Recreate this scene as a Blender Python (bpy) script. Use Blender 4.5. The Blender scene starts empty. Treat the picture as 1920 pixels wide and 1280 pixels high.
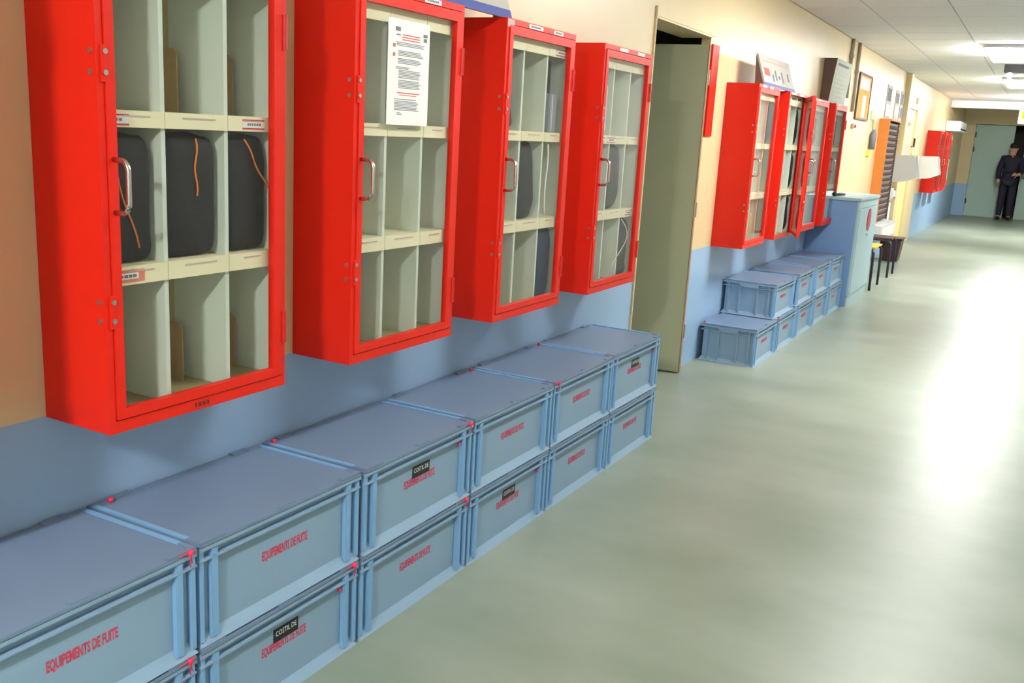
import bpy, bmesh, math, random
from mathutils import Vector, Matrix
S = bpy.context.scene
COL = S.collection
R = math.radians

# ------------------------------------------------------------------ camera
YAW, PITCH, ROLL = R(-28.3499), R(-12.6228), R(3.2577)
fw = Vector((math.sin(YAW) * math.cos(PITCH), math.cos(YAW) * math.cos(PITCH), math.sin(PITCH)))
r0 = Vector((math.cos(YAW), -math.sin(YAW), 0))
u0 = r0.cross(fw)
rt = math.cos(ROLL) * r0 + math.sin(ROLL) * u0
up = -math.sin(ROLL) * r0 + math.cos(ROLL) * u0
cam = bpy.data.cameras.new('camera')
cam.sensor_width = 36
cam.lens = 1780.98 / 1920 * 36
cam.clip_end = 100
camo = bpy.data.objects.new('camera', cam)
COL.objects.link(camo)
camo.matrix_world = Matrix(((rt.x, up.x, -fw.x, 1.9331), (rt.y, up.y, -fw.y, 0), (rt.z, up.z, -fw.z, 1.4858), (0, 0, 0, 1)))
S.camera = camo
# ------------------------------------------------------------------ world, exposure
W = bpy.data.worlds.new('world')
S.world = W
W.use_nodes = True
W.node_tree.nodes['Background'].inputs[0].default_value = (.9, .95, 1, 1)
W.node_tree.nodes['Background'].inputs[1].default_value = .03
S.view_settings.view_transform = 'Standard'
S.view_settings.look = 'None'
S.view_settings.gamma = 1
S.view_settings.use_curve_mapping = False
S.view_settings.exposure = 1.26
LAMP_STRENGTH = 20.0
# corridor ceiling lamps: (x, y, strength factor); the nearest pair hang outside the frame
LAMPS = [(1.5, -1.5, 10.5), (1.5, 2.85, .95), (1.5, 6.4, .92), (1.5, 11.5, 1.2), (1.5, 15.95, 1.15), (1.55, 20.4, 12.0)]

# ------------------------------------------------------------------ helpers
def lin(c):
    return tuple((v / 255 / 12.92 if v / 255 <= .04045 else ((v / 255 + .055) / 1.055) ** 2.4) for v in c) + (1,)

MATS = {}
def mat(name, rgb, rough=.5, metal=0, var=.06, scale=9, bump=0, spec=.5, emit=None, coat=0, rvar=0):
    if name in MATS: return MATS[name]
    m = bpy.data.materials.new(name); m.use_nodes = True
    nt = m.node_tree; b = nt.nodes['Principled BSDF']
    c = lin(rgb)
    b.inputs['Roughness'].default_value = rough
    b.inputs['Metallic'].default_value = metal
    b.inputs['Specular IOR Level'].default_value = spec
    b.inputs['Coat Weight'].default_value = coat
    tc = nt.nodes.new('ShaderNodeTexCoord')
    n = nt.nodes.new('ShaderNodeTexNoise'); n.inputs['Scale'].default_value = scale; n.inputs['Detail'].default_value = 4
    nt.links.new(tc.outputs['Object'], n.inputs['Vector'])
    mx = nt.nodes.new('ShaderNodeMix'); mx.data_type = 'RGBA'
    mx.inputs[6].default_value = tuple(v * (1 - var) for v in c[:3]) + (1,)
    mx.inputs[7].default_value = tuple(min(1, v * (1 + var)) for v in c[:3]) + (1,)
    nt.links.new(n.outputs['Fac'], mx.inputs[0]); nt.links.new(mx.outputs[2], b.inputs['Base Color'])
    if bump:
        bp = nt.nodes.new('ShaderNodeBump'); bp.inputs['Strength'].default_value = bump; bp.inputs['Distance'].default_value = .002
        n2 = nt.nodes.new('ShaderNodeTexNoise'); n2.inputs['Scale'].default_value = 180
        nt.links.new(tc.outputs['Object'], n2.inputs['Vector'])
        nt.links.new(n2.outputs['Fac'], bp.inputs['Height']); nt.links.new(bp.outputs['Normal'], b.inputs['Normal'])
    if emit:
        b.inputs['Emission Color'].default_value = lin(emit[0]); b.inputs['Emission Strength'].default_value = emit[1]
    MATS[name] = m
    return m

def wall_paint():
    """cream paint above, blue paint below the 0.78 m line"""
    m = bpy.data.materials.new('wall_paint'); m.use_nodes = True
    nt = m.node_tree; b = nt.nodes['Principled BSDF']
    g = nt.nodes.new('ShaderNodeNewGeometry'); s = nt.nodes.new('ShaderNodeSeparateXYZ')
    nt.links.new(g.outputs['Position'], s.inputs[0])
    n = nt.nodes.new('ShaderNodeTexNoise'); n.inputs['Scale'].default_value = 2.5; n.inputs['Detail'].default_value = 5
    nt.links.new(g.outputs['Position'], n.inputs['Vector'])
    gt = nt.nodes.new('ShaderNodeMath'); gt.operation = 'GREATER_THAN'; gt.inputs[1].default_value = .778
    nt.links.new(s.outputs['Z'], gt.inputs[0])
    a1 = nt.nodes.new('ShaderNodeMix'); a1.data_type = 'RGBA'
    a1.inputs[6].default_value = lin((146, 178, 212)); a1.inputs[7].default_value = lin((154, 185, 218))
    a2 = nt.nodes.new('ShaderNodeMix'); a2.data_type = 'RGBA'
    a2.inputs[6].default_value = lin((212, 190, 146)); a2.inputs[7].default_value = lin((221, 201, 158))
    mx = nt.nodes.new('ShaderNodeMix'); mx.data_type = 'RGBA'
    for a in (a1, a2): nt.links.new(n.outputs['Fac'], a.inputs[0])
    nt.links.new(gt.outputs[0], mx.inputs[0]); nt.links.new(a1.outputs[2], mx.inputs[6]); nt.links.new(a2.outputs[2], mx.inputs[7])
    nt.links.new(mx.outputs[2], b.inputs['Base Color'])
    b.inputs['Roughness'].default_value = .38
    bp = nt.nodes.new('ShaderNodeBump'); bp.inputs['Strength'].default_value = .15; bp.inputs['Distance'].default_value = .002
    n2 = nt.nodes.new('ShaderNodeTexNoise'); n2.inputs['Scale'].default_value = 60
    nt.links.new(g.outputs['Position'], n2.inputs['Vector']); nt.links.new(n2.outputs['Fac'], bp.inputs['Height'])
    nt.links.new(bp.outputs['Normal'], b.inputs['Normal'])
    return m

def floor_mat():
    m = bpy.data.materials.new('polished_floor'); m.use_nodes = True
    nt = m.node_tree; b = nt.nodes['Principled BSDF']
    g = nt.nodes.new('ShaderNodeNewGeometry')
    mp = nt.nodes.new('ShaderNodeMapping'); mp.inputs['Scale'].default_value = (.8, 1.3, 1)
    nt.links.new(g.outputs['Position'], mp.inputs[0])
    n = nt.nodes.new('ShaderNodeTexNoise'); n.inputs['Scale'].default_value = 1.6; n.inputs['Detail'].default_value = 6
    nt.links.new(mp.outputs[0], n.inputs['Vector'])
    cr = nt.nodes.new('ShaderNodeValToRGB')
    cr.color_ramp.elements[0].position = .3; cr.color_ramp.elements[0].color = lin((124, 136, 122))
    cr.color_ramp.elements[1].position = .72; cr.color_ramp.elements[1].color = lin((148, 157, 144))
    nt.links.new(n.outputs['Fac'], cr.inputs[0]); nt.links.new(cr.outputs[0], b.inputs['Base Color'])
    mr = nt.nodes.new('ShaderNodeMapRange'); mr.inputs['From Min'].default_value = .3; mr.inputs['From Max'].default_value = .7
    mr.inputs['To Min'].default_value = .33; mr.inputs['To Max'].default_value = .40
    nt.links.new(n.outputs['Fac'], mr.inputs[0]); nt.links.new(mr.outputs[0], b.inputs['Roughness'])
    b.inputs['Specular IOR Level'].default_value = .3
    n2 = nt.nodes.new('ShaderNodeTexNoise'); n2.inputs['Scale'].default_value = 5; n2.inputs['Detail'].default_value = 3
    nt.links.new(mp.outputs[0], n2.inputs['Vector'])
    bp = nt.nodes.new('ShaderNodeBump'); bp.inputs['Strength'].default_value = .06; bp.inputs['Distance'].default_value = .01
    nt.links.new(n2.outputs['Fac'], bp.inputs['Height']); nt.links.new(bp.outputs['Normal'], b.inputs['Normal'])
    return m

def glass_mat():
    m = bpy.data.materials.new('door_glass'); m.use_nodes = True
    nt = m.node_tree; nt.nodes.clear()
    o = nt.nodes.new('ShaderNodeOutputMaterial'); mx = nt.nodes.new('ShaderNodeMixShader')
    t = nt.nodes.new('ShaderNodeBsdfTransparent'); t.inputs[0].default_value = (.97, .98, .97, 1)
    gl = nt.nodes.new('ShaderNodeBsdfGlossy'); gl.inputs['Roughness'].default_value = .04
    lw = nt.nodes.new('ShaderNodeLayerWeight'); lw.inputs['Blend'].default_value = .5
    pw = nt.nodes.new('ShaderNodeMath'); pw.operation = 'POWER'; pw.inputs[1].default_value = 5
    ma = nt.nodes.new('ShaderNodeMath'); ma.operation = 'MULTIPLY_ADD'; ma.inputs[1].default_value = .9; ma.inputs[2].default_value = .03
    nt.links.new(lw.outputs['Facing'], pw.inputs[0]); nt.links.new(pw.outputs[0], ma.inputs[0])
    nt.links.new(ma.outputs[0], mx.inputs[0]); nt.links.new(t.outputs[0], mx.inputs[1]); nt.links.new(gl.outputs[0], mx.inputs[2])
    nt.links.new(mx.outputs[0], o.inputs[0])
    return m

class MB:
    def __init__(s): s.v = []; s.f = []
    def box(s, x0, x1, y0, y1, z0, z1):
        b = len(s.v)
        s.v += [(x, y, z) for x in (x0, x1) for y in (y0, y1) for z in (z0, z1)]
        s.f += [tuple(b + i for i in q) for q in ((0, 1, 3, 2), (4, 6, 7, 5), (0, 4, 5, 1), (2, 3, 7, 6), (0, 2, 6, 4), (1, 5, 7, 3))]
        return s
    def hexa(s, p):                       # 8 points: bottom 4 ccw, top 4 ccw
        b = len(s.v); s.v += [tuple(q) for q in p]
        s.f += [tuple(b + i for i in q) for q in ((0, 3, 2, 1), (4, 5, 6, 7), (0, 1, 5, 4), (1, 2, 6, 5), (2, 3, 7, 6), (3, 0, 4, 7))]
        return s
    def poly(s, pts, d):                  # outline pts extruded by vector d
        b = len(s.v); n = len(pts); d = Vector(d)
        s.v += [tuple(p) for p in pts] + [tuple(Vector(p) + d) for p in pts]
        s.f += [tuple(range(b + n - 1, b - 1, -1)), tuple(range(b + n, b + 2 * n))]
        s.f += [(b + i, b + (i + 1) % n, b + n + (i + 1) % n, b + n + i) for i in range(n)]
        return s
    def tube(s, pts, rad, n=8, caps=True):
        pts = [Vector(p) for p in pts]; b = len(s.v); m = len(pts)
        rad = rad if isinstance(rad, (list, tuple)) else [rad] * m
        for i, p in enumerate(pts):
            t = (pts[min(i + 1, m - 1)] - pts[max(i - 1, 0)]).normalized()
            a = Vector((0, 0, 1)) if abs(t.z) < .9 else Vector((1, 0, 0))
            e1 = t.cross(a).normalized(); e2 = t.cross(e1)
            for k in range(n):
                an = 2 * math.pi * k / n
                s.v.append(tuple(p + rad[i] * (math.cos(an) * e1 + math.sin(an) * e2)))
        for i in range(m - 1):
            for k in range(n):
                s.f.append((b + i * n + k, b + i * n + (k + 1) % n, b + (i + 1) * n + (k + 1) % n, b + (i + 1) * n + k))
        if caps:
            s.f.append(tuple(range(b + n - 1, b - 1, -1))); s.f.append(tuple(range(b + (m - 1) * n, b + m * n)))
        return s
    def ball(s, c, r, n=8, m=6, sz=(1, 1, 1)):
        b = len(s.v)
        for i in range(m + 1):
            th = math.pi * i / m
            for k in range(n):
                an = 2 * math.pi * k / n
                s.v.append((c[0] + r * sz[0] * math.sin(th) * math.cos(an), c[1] + r * sz[1] * math.sin(th) * math.sin(an), c[2] + r * sz[2] * math.cos(th)))
        for i in range(m):
            for k in range(n):
                s.f.append((b + i * n + k, b + (i + 1) * n + k, b + (i + 1) * n + (k + 1) % n, b + i * n + (k + 1) % n))
        return s
    def mesh(s, name, m, bevel=0, smooth=False):
        me = bpy.data.meshes.new(name); me.from_pydata(s.v, [], s.f)
        bm = bmesh.new(); bm.from_mesh(me)
        bmesh.ops.remove_doubles(bm, verts=bm.verts, dist=1e-6)
        bmesh.ops.recalc_face_normals(bm, faces=bm.faces)
        if bevel:
            bmesh.ops.bevel(bm, geom=[e for e in bm.edges if e.is_manifold and e.calc_face_angle(0) > .5], offset=bevel, segments=2, affect='EDGES', clamp_overlap=True)
        bm.to_mesh(me); bm.free()
        if smooth:
            for p in me.polygons: p.use_smooth = True
        me.materials.append(m)
        return me
    def build(s, name, m, parent=None, loc=(0, 0, 0), bevel=0, smooth=False):
        return link(name, s.mesh(name, m, bevel, smooth), parent, loc)

def link(name, me, parent=None, loc=(0, 0, 0)):
    o = bpy.data.objects.new(name, me); COL.objects.link(o); o.location = loc
    if parent: o.parent = parent
    return o
def tag(o, label, cat, group=None):
    o['label'] = label; o['category'] = cat
    if group: o['group'] = group
    return o
def thing(name, label, cat, loc=(0, 0, 0), rz=0, group=None):
    o = bpy.data.objects.new(name, None); COL.objects.link(o); o.empty_display_size = .1
    o.location = loc; o.rotation_euler = (0, 0, rz)
    return tag(o, label, cat, group)
def struct(o): o['kind'] = 'structure'; return o
def copy_tree(o, parent=None):
    c = o.copy(); COL.objects.link(c); c.parent = parent
    for ch in o.children: copy_tree(ch, c)
    return c

def text_mesh(name, body, size, m, sx=1.0, offset=0.0, align='CENTER', thick=.0004):
    """flat lettering lying in the y-z plane, facing +x, reading along +y"""
    cu = bpy.data.curves.new(name, 'FONT'); cu.body = body; cu.size = size; cu.align_x = align; cu.align_y = 'CENTER'; cu.offset = offset
    cu.resolution_u = 2
    o = bpy.data.objects.new(name, cu); COL.objects.link(o)
    dg = bpy.context.evaluated_depsgraph_get(); dg.update()
    me = bpy.data.meshes.new_from_object(o.evaluated_get(dg))
    bpy.data.objects.remove(o); bpy.data.curves.remove(cu)
    for v in me.vertices: v.co = Vector((v.co.z + thick, v.co.x * sx, v.co.y))
    me.materials.clear(); me.materials.append(m); me.name = name
    return me

def blob(name, m, size, seed, parent=None, loc=(0, 0, 0), power=.5, rough=.12, seg=20, taper=0.0):
    """soft sack-like lump standing on its base: rounded box with folds"""
    rnd = random.Random(seed); ph = [rnd.uniform(0, 6.3) for _ in range(6)]
    b = MB(); n, mm = seg, seg * 2 // 3
    def sp(v): return math.copysign(abs(v) ** power, v)
    b.ball((0, 0, 0), 1, n, mm)
    out = []
    for x, y, z in b.v:
        px, py, pz = sp(x), sp(y), sp(z)
        k = 1 + rough * (math.sin(4 * py + 5 * pz + ph[0]) * .5 + math.sin(9 * pz - 3 * px + ph[1]) * .35 + math.sin(7 * px + 6 * py + ph[2]) * .35)
        t = 1 - taper * (pz + 1) / 2
        out.append((px * size[0] / 2 * k * t, py * size[1] / 2 * min(1.0, k) * t, max(-1, pz * (1 if pz < 0 else k)) * size[2] / 2 + size[2] / 2))
    b.v = out
    zmin = min(p[2] for p in out); b.v = [(x, y, z - zmin) for x, y, z in out]
    return b.build(name, m, parent, loc, smooth=True)

# ------------------------------------------------------------------ materials
M_WALL = wall_paint(); M_FLOOR = floor_mat(); M_GLASS = glass_mat()
M_CREAM = mat('cream_paint', (218, 198, 154), .45)
M_CEIL = mat('ceiling_tile', (236, 238, 243), .9, var=.05, scale=40, bump=.3)
M_CEILB = mat('ceiling_grid', (165, 160, 152), .8)
M_RED = mat('red_enamel', (224, 36, 19), .42, var=.05, scale=4, spec=.3)
M_REDD = mat('red_edge', (196, 30, 24), .4)
M_PALE = mat('pale_lining', (214, 222, 210), .6, var=.03)
M_BACK = mat('beige_board', (176, 158, 112), .7, var=.06)
M_STRIP = mat('cream_strip', (240, 230, 196), .5, var=.03)
M_TAN = mat('tan_fibreboard', (178, 146, 98), .8, var=.1, scale=60)
M_CHROME = mat('chrome', (205, 200, 195), .22, metal=1, var=.02)
M_ZINC = mat('zinc_rivet', (190, 185, 180), .35, metal=.9, var=.02)
M_CRATE = mat('grey_blue_plastic', (134, 163, 188), .42, var=.05, scale=3)
M_LID = mat('grey_blue_lid', (112, 133, 160), .36, var=.05, scale=5)
M_RIB = mat('lit_blue_plastic', (124, 168, 208), .4, var=.03)  # crate plastic again, with the bright side lighting put into its colour
M_STEN = mat('red_stencil_ink', (204, 58, 86), .6, var=.25, scale=160)
M_SEAL = mat('pink_red_seal', (240, 40, 80), .5)
M_BLACK = mat('black_label', (24, 30, 36), .5)
M_WHITE = mat('white_paper', (236, 236, 232), .6, var=.02)
M_INK = mat('grey_ink', (110, 112, 118), .7)
M_INKR = mat('red_ink', (214, 90, 80), .7)
M_BAG = mat('dark_navy_cloth', (14, 12, 20), .75, var=.3, scale=25, bump=.4)
M_BAGB = mat('dark_blue_cloth', (36, 52, 84), .7, var=.3, scale=20, bump=.4)
M_BAGG = mat('charcoal_cloth', (48, 52, 54), .8, var=.3, scale=20, bump=.4)
M_GREY = mat('grey_cloth', (150, 158, 158), .75, var=.15, scale=20, bump=.3)
M_ORANGE = mat('orange_piping', (226, 120, 36), .6)
M_OLIVE = mat('olive_door_paint', (186, 193, 164), .28, var=.05, scale=3)
M_EDGE = mat('brown_door_edge', (150, 112, 78), .6)
M_BLUEC = mat('pale_blue_cupboard', (158, 188, 198), .4, var=.04)
M_BLUES = mat('blue_cupboard_side', (116, 150, 196), .45, var=.05)
M_BLUET = mat('blue_border', (72, 84, 150), .5)
M_BOARD = mat('grey_card', (182, 176, 168), .6, var=.06, scale=20)
M_WEDGE = mat('brown_back_shaded_side', (104, 84, 74), .8)
M_CONDUIT = mat('grey_conduit', (168, 158, 140), .5)
M_CORK = mat('cork', (196, 134, 70), .85, var=.15, scale=30)
M_WOODO = mat('orange_wood', (206, 122, 48), .5, var=.12, scale=14)
M_DBROWN = mat('dark_brown_slot', (96, 74, 74), .6, var=.12)
M_CARD = mat('pinkish_card', (200, 178, 172), .7, var=.1)
M_DARK = mat('dark_metal', (40, 34, 52), .4)
M_BIN = mat('dark_brown_plastic', (62, 40, 40), .45)
M_GREEN = mat('green_plastic', (150, 214, 130), .5)
M_LIME = mat('lime_plastic', (200, 224, 60), .5)
M_GDOOR = mat('grey_green_door', (165, 192, 180), .4, var=.04)
M_LGREY = mat('light_grey_panel', (204, 204, 204), .5, var=.04)
M_YEL = mat('yellow_cream_door', (226, 208, 140), .5)
M_SKIN = mat('skin', (204, 150, 128), .6)
M_CLOTH = mat('dark_navy_suit', (26, 26, 44), .8, var=.2, scale=12)
M_HAIR = mat('dark_hair', (38, 30, 30), .7)
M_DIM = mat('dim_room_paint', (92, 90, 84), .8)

# ------------------------------------------------------------------ the setting
YJ0, YJ1, ZL = 4.97, 5.95, 2.11            # doorway in the left wall
struct(MB().box(-2.2, 3.1, -4.2, 28.4, -.06, 0).build('floor', M_FLOOR))
w = MB()
w.box(-.2, 0, -4.2, YJ0, 0, 2.64); w.box(-.06, 0, YJ1, 7.2, 0, 2.64); w.box(-.2, 0, 7.2, 28.4, 0, 2.64); w.box(-.2, 0, YJ0, YJ1, ZL, 2.64)
wl = struct(w.build('wall_left', M_WALL))
struct(MB().box(3.0, 3.2, -4.2, 28.4, 0, 2.64).build('wall_right', mat('grey_wall', (180, 180, 174), .6)))
struct(MB().box(-.2, 3.2, -4.4, -4.2, 0, 2.64).build('wall_near', mat('grey_wall', (180, 180, 174), .6)))
w = MB(); w.box(0, .28, 26.2, 26.4, 0, 2.64); w.box(.28, 2.16, 26.2, 26.4, 2.22, 2.64); w.box(2.16, 3.0, 26.2, 26.4, 0, 2.64)
struct(w.build('wall_far', M_WALL))
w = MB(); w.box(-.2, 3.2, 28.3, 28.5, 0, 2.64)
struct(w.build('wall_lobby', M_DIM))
# ceiling with its tiles
ce = struct(MB().box(-.2, 3.2, -4.4, 28.5, 2.605, 2.7).build('ceiling', M_CEILB))
XE = [0.004, .52, 1.12, 1.72, 2.32, 2.996]
NROW = 27; Y0T, PT = 5.9, .578
for i in range(len(XE) - 1):
    g = .0035
    me = MB().box(XE[i] + g, XE[i + 1] - g, g, PT - g, 0, .03).mesh('ceiling_tile', M_CEIL, bevel=.003)
    for k in range(NROW):
        link('ceiling_tile', me, ce, (0, Y0T + k * PT, 2.567))
link('ceiling_panel', MB().box(.004, 2.996, -4.19, Y0T - .002, 2.567, 2.6).mesh('ceiling_panel', M_CEIL), ce)
YE = Y0T + NROW * PT
link('ceiling_panel', MB().box(.004, 2.996, YE + .002, 26.19, 2.567, 2.6).mesh('ceiling_panel', M_CEIL), ce)
struct(MB().box(.002, 2.998, 22.2, 22.4, 2.42, 2.566).build('trim_1', M_CEIL))
# small brown stain patch of the ceiling
# dim room behind the doorway
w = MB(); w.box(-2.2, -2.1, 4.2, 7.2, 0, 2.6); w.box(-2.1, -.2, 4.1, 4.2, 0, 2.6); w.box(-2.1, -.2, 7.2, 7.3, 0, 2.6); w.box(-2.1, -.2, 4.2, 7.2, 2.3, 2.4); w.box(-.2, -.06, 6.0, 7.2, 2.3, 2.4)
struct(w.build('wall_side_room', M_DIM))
# door surround: lintel board and the two jamb boards
fr = MB(); fr.box(-.19, .012, YJ0 + .001, YJ1 - .001, ZL - .012, ZL - .001)
fr.box(.001, .014, YJ0 - .0, YJ1 + .06, ZL, ZL + .05)
struct(fr.build('trim_2', M_CREAM))
struct(MB().box(-.19, .010, YJ0 + .001, YJ0 + .012, 0.001, ZL - .013).build('trim_3', M_CREAM))
# door leaf, swung open through the wall
dl = bpy.data.objects.new('door_1', None); COL.objects.link(dl); struct(dl)
dl.location = (.05, 5.80, .008); dl.rotation_euler = (0, 0, R(5))
MB().box(-.86, -.001, -.036, 0, 0, 2.032).build('door_leaf', M_OLIVE, dl, bevel=.0015)
MB().box(0, .004, -.037, .001, 0, 2.032).build('door_edge_strip', M_EDGE, dl)
for z in (.22, 1.0, 1.8): MB().tube([(.006, .004, z), (.006, .004, z + .09)], .006).build('door_hinge', M_ZINC, dl)
# end door: two leaves, gap between them
d2 = bpy.data.objects.new('door_2', None); COL.objects.link(d2); struct(d2); d2.location = (.285, 26.23, .004)
MB().box(0, .86, 0, .05, 0, 2.205).build('door_leaf', M_GDOOR, d2, bevel=.003)
for z in (.3, 1.55, 1.9): MB().box(-.012, .03, -.02, 0, z, z + .12).build('door_hinge', M_DARK, d2)
MB().tube([(.8, -.001, 1.0), (.8, -.05, 1.0), (.69, -.05, 1.0)], .012).build('door_handle', M_DARK, d2)
d3 = bpy.data.objects.new('door_3', None); COL.objects.link(d3); struct(d3); d3.location = (1.40, 26.23, .004); 
MB().box(0, .75, 0, .05, 0, 2.205).build('door_leaf', M_GDOOR, d3, bevel=.003)
MB().tube([(.06, -.001, 1.0), (.06, -.05, 1.0), (.17, -.05, 1.0)], .012).build('door_handle', M_DARK, d3)

# ------------------------------------------------------------------ lamps
for i, (lx, ly, k) in enumerate(LAMPS):
    lab = ['ceiling lamp before the first of the near crates', 'ceiling lamp over the corridor beside the near red cabinets', 'ceiling lamp over the corridor beside the open olive door',
           'bright rectangular ceiling lamp nearest the open doorway side of the corridor', 'bright ceiling lamp second from the far double door',
           'small dimmer ceiling lamp closest to the far double door'][i]
    if i == 3: lab = 'bright rectangular ceiling lamp above the wooden card rack end of the corridor'
    t = thing('ceiling_lamp', lab, 'ceiling lamp', (lx, ly, 2.567), 0, 'ceiling lamps along the corridor')
    hx, hy = (.09, .35) if i < 1 else (.09, .6) if i < 2 else (.3, .6) if i < 5 else (.16, .16)
    f = MB()
    f.box(-hx, hx, -hy, -hy + .02, -.035, -.001); f.box(-hx, hx, hy - .02, hy, -.035, -.001)
    f.box(-hx, -hx + .02, -hy + .02, hy - .02, -.035, -.001); f.box(hx - .02, hx, -hy + .02, hy - .02, -.035, -.001)
    f.build('lamp_frame', M_LGREY, t)
    em = mat('lamp_diffuser_%d' % i, (255, 250, 236), .5, emit=((252, 252, 248), LAMP_STRENGTH * k))
    MB().box(-hx + .021, hx - .021, -hy + .021, hy - .021, -(.09 if i < 2 else .08), -.003).build('diffuser', em, t, bevel=.02)

# dark rail with two glowing bulbs
t = thing('emergency_light', 'dark ceiling rail carrying two small glowing bulbs', 'lamp', (1.62, 13.3, 2.567))
MB().box(-.32, .35, -.06, .06, -.095, -.001).build('rail', M_DARK, t, bevel=.006)
em = mat('bulb_glow', (255, 244, 220), .4, emit=((255, 236, 205), 6))
for x in (-.25, .06, .3): MB().ball((x, -.03, -.13), .036, 12, 8).build('bulb', em, t, smooth=True)
# exit sign
t = thing('exit_sign', 'lit white and yellow-green sign hanging near the far double door', 'sign', (1.56, 20.0, 2.567))
MB().box(-.22, .22, -.03, .03, -.49, -.25).build('sign_box', mat('sign_white', (245, 250, 235), .5, emit=((240, 250, 225), .35)), t, bevel=.004)
MB().box(-.17, .19, -.036, -.031, -.40, -.27).build('sign_panel', mat('sign_lime', (215, 235, 20), .5, emit=((205, 235, 10), .25)), t)
MB().tube([(-.15, 0, -.25), (-.15, 0, -.002)], .006).tube([(.15, 0, -.25), (.15, 0, -.002)], .006).build('hanger_rod', M_CONDUIT, t)

# ------------------------------------------------------------------ wall cabinets
CW, CD, ZB, ZT = .557, .22, .776, 1.861
H = ZT - ZB
def make_cabinet():
    t = thing('wall_cabinet', 'red cabinet', 'cabinet')
    th = .004
    b = MB()
    b.box(.001, CD, 0, th, 0, H); b.box(.001, CD, CW - th, CW, 0, H)
    b.box(.001, CD, th, CW - th, 0, th); b.box(.001, CD, th, CW - th, H - th, H)
    b.box(CD - .012, CD, th, .017, th, H - th); b.box(CD - .012, CD, CW - .012, CW - th, th, H - th)
    b.box(CD - .012, CD, .017, CW - .012, th, .028); b.box(CD - .012, CD, .017, CW - .012, H - .02, H - th)
    b.build('case', M_RED, t)
    MB().box(.001, .006, th, CW - th, th, H - th).build('back_panel', M_BACK, t)
    MB().box(.006, CD - .03, th + .0005, th + .006, .03, H - .02).build('side_lining', M_PALE, t)
    MB().box(.006, CD - .03, CW - .012, CW - th - .0005, .03, H - .02).build('side_lining', M_PALE, t)
    xs = .19
    rows = [(.03, .324), (.366, .666), (.702, .99)]     # clear heights of the three rows
    MB().box(.006, xs, th + .006, CW - .012, .02, .03).build('shelf', M_BACK, t)
    for z1, z0 in ((.366, .324), (.702, .666)):
        s = MB().box(.006, xs, th + .006, CW - .012, z1 - .012, z1).build('shelf', M_STRIP, t)
        e = .012
        for a, c in ((.03, .1915), (.1935, .3815), (.3835, .53)):
            MB().box(xs, xs + .006, a, c, z0, z1).build('shelf_strip', M_STRIP, s)
            MB().box(xs + .006, xs + .008, a + .05, c - .04, z1 - .013, z1 - .010).build('label_slot', M_CARD, s)
    s = MB().box(.006, xs, th + .006, CW - .012, H - .03, H - .02).build('shelf', M_STRIP, t)
    for a, c in ((.03, .1915), (.1935, .3815), (.3835, .53)):
        MB().box(xs, xs + .006, a, c, .99, 1.034).build('shelf_strip', M_STRIP, s)
    for z0, z1 in ((.03, .354), (.366, .69), (.702, H - .031)):
        for y in (.1925, .3825):
            MB().box(.006, xs - .001, y - .006, y + .006, z0, z1).build('divider', M_PALE, t)
    # rivets of the two catches on the side sheet, and the hinges
    rv = MB().tube([(0, .0005, 0), (0, -.003, 0)], .006).mesh('rivet', M_ZINC)
    for z in (.255, .297, .775, .817): link('rivet', rv, t, (CD - .016, 0, z))
    return t
def make_door(t, ang=0):
    d = bpy.data.objects.new('door', None); COL.objects.link(d); d.parent = t
    d.location = (CD, CW - .014, 0); d.rotation_euler = (0, 0, R(ang))
    y0, y1, z0, z1 = .017 - (CW - .014) + .002, -.001, .031, H - .023
    fo = MB()
    wl, wr, wb = .023, .03, .022
    fo.box(-.016, .004, y0, y0 + wl, z0, z1); fo.box(-.016, .004, y1 - wr, y1, z0, z1)
    fo.box(-.016, .004, y0 + wl, y1 - wr, z0, z0 + wb); fo.box(-.016, .004, y0 + wl, y1 - wr, z1 - wb - .008, z1)
    for z in (.25, .768): fo.box(.0005, .005, y0 - .009, y0 + .004, z - .012, z + .062)
    fo.build('door_frame', M_RED, d)
    MB().box(-.009, -.005, y0 + wl - .004, y1 - wr + .004, z0 + wb - .004, z1 - wb - .004).build('glass_pane', M_GLASS, d)
    hy = y0 + .012
    pts = [(.003, hy, .60)]
    for a in range(0, 91, 18): pts.append((.026 + .022 * math.sin(R(a)), hy, .582 + .022 * math.cos(R(a)) - .004 + .0))
    pts2 = [(.003, hy, .489)]
    for a in range(0, 91, 18): pts2.append((.026 + .022 * math.sin(R(a)), hy, .511 - .022 * math.cos(R(a))))
    MB().tube(pts + pts2[::-1], .0058, 10).build('handle', M_CHROME, d, smooth=True)
    rv = MB().tube([(.004, y0 - .001, 0), (.0075, y0 - .001, 0)], .006).mesh('rivet', M_ZINC)
    for z in (.255, .297, .775, .817): link('rivet', rv, d, (0, 0, z))
    hg = MB().tube([(.006, .004, 0), (.006, .004, .085)], .006).mesh('hinge', M_REDD)
    for z in (.12, .868): link('hinge', hg, d, (0, 0, z))
    return d
proto = make_cabinet()
near_y = [.512, 1.336, 2.170, 3.010, 3.857]
far_y = [6.365, 7.220, 8.100, 8.955]
end_y = [18.58, 19.44, 20.28]
NL = ['red wall cabinet first in the near row, beside the cabinet holding dark bags',
      'red glazed wall cabinet holding dark bags with orange piping',
      'red glazed wall cabinet with a white notice sheet on its glass and empty shelves',
      'red glazed wall cabinet with a charcoal bag, second from the open olive door',
      'red glazed wall cabinet fixed right beside the open olive door, white cable inside']
FL = ['red glazed wall cabinet under the leaning pictogram board, over the single lower crate',
      'red wall cabinet with its glass door standing ajar',
      'red glazed wall cabinet between the ajar cabinet and the cabinet beside the blue cupboard',
      'red glazed wall cabinet above the blue cupboard end, last of its row']
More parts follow.
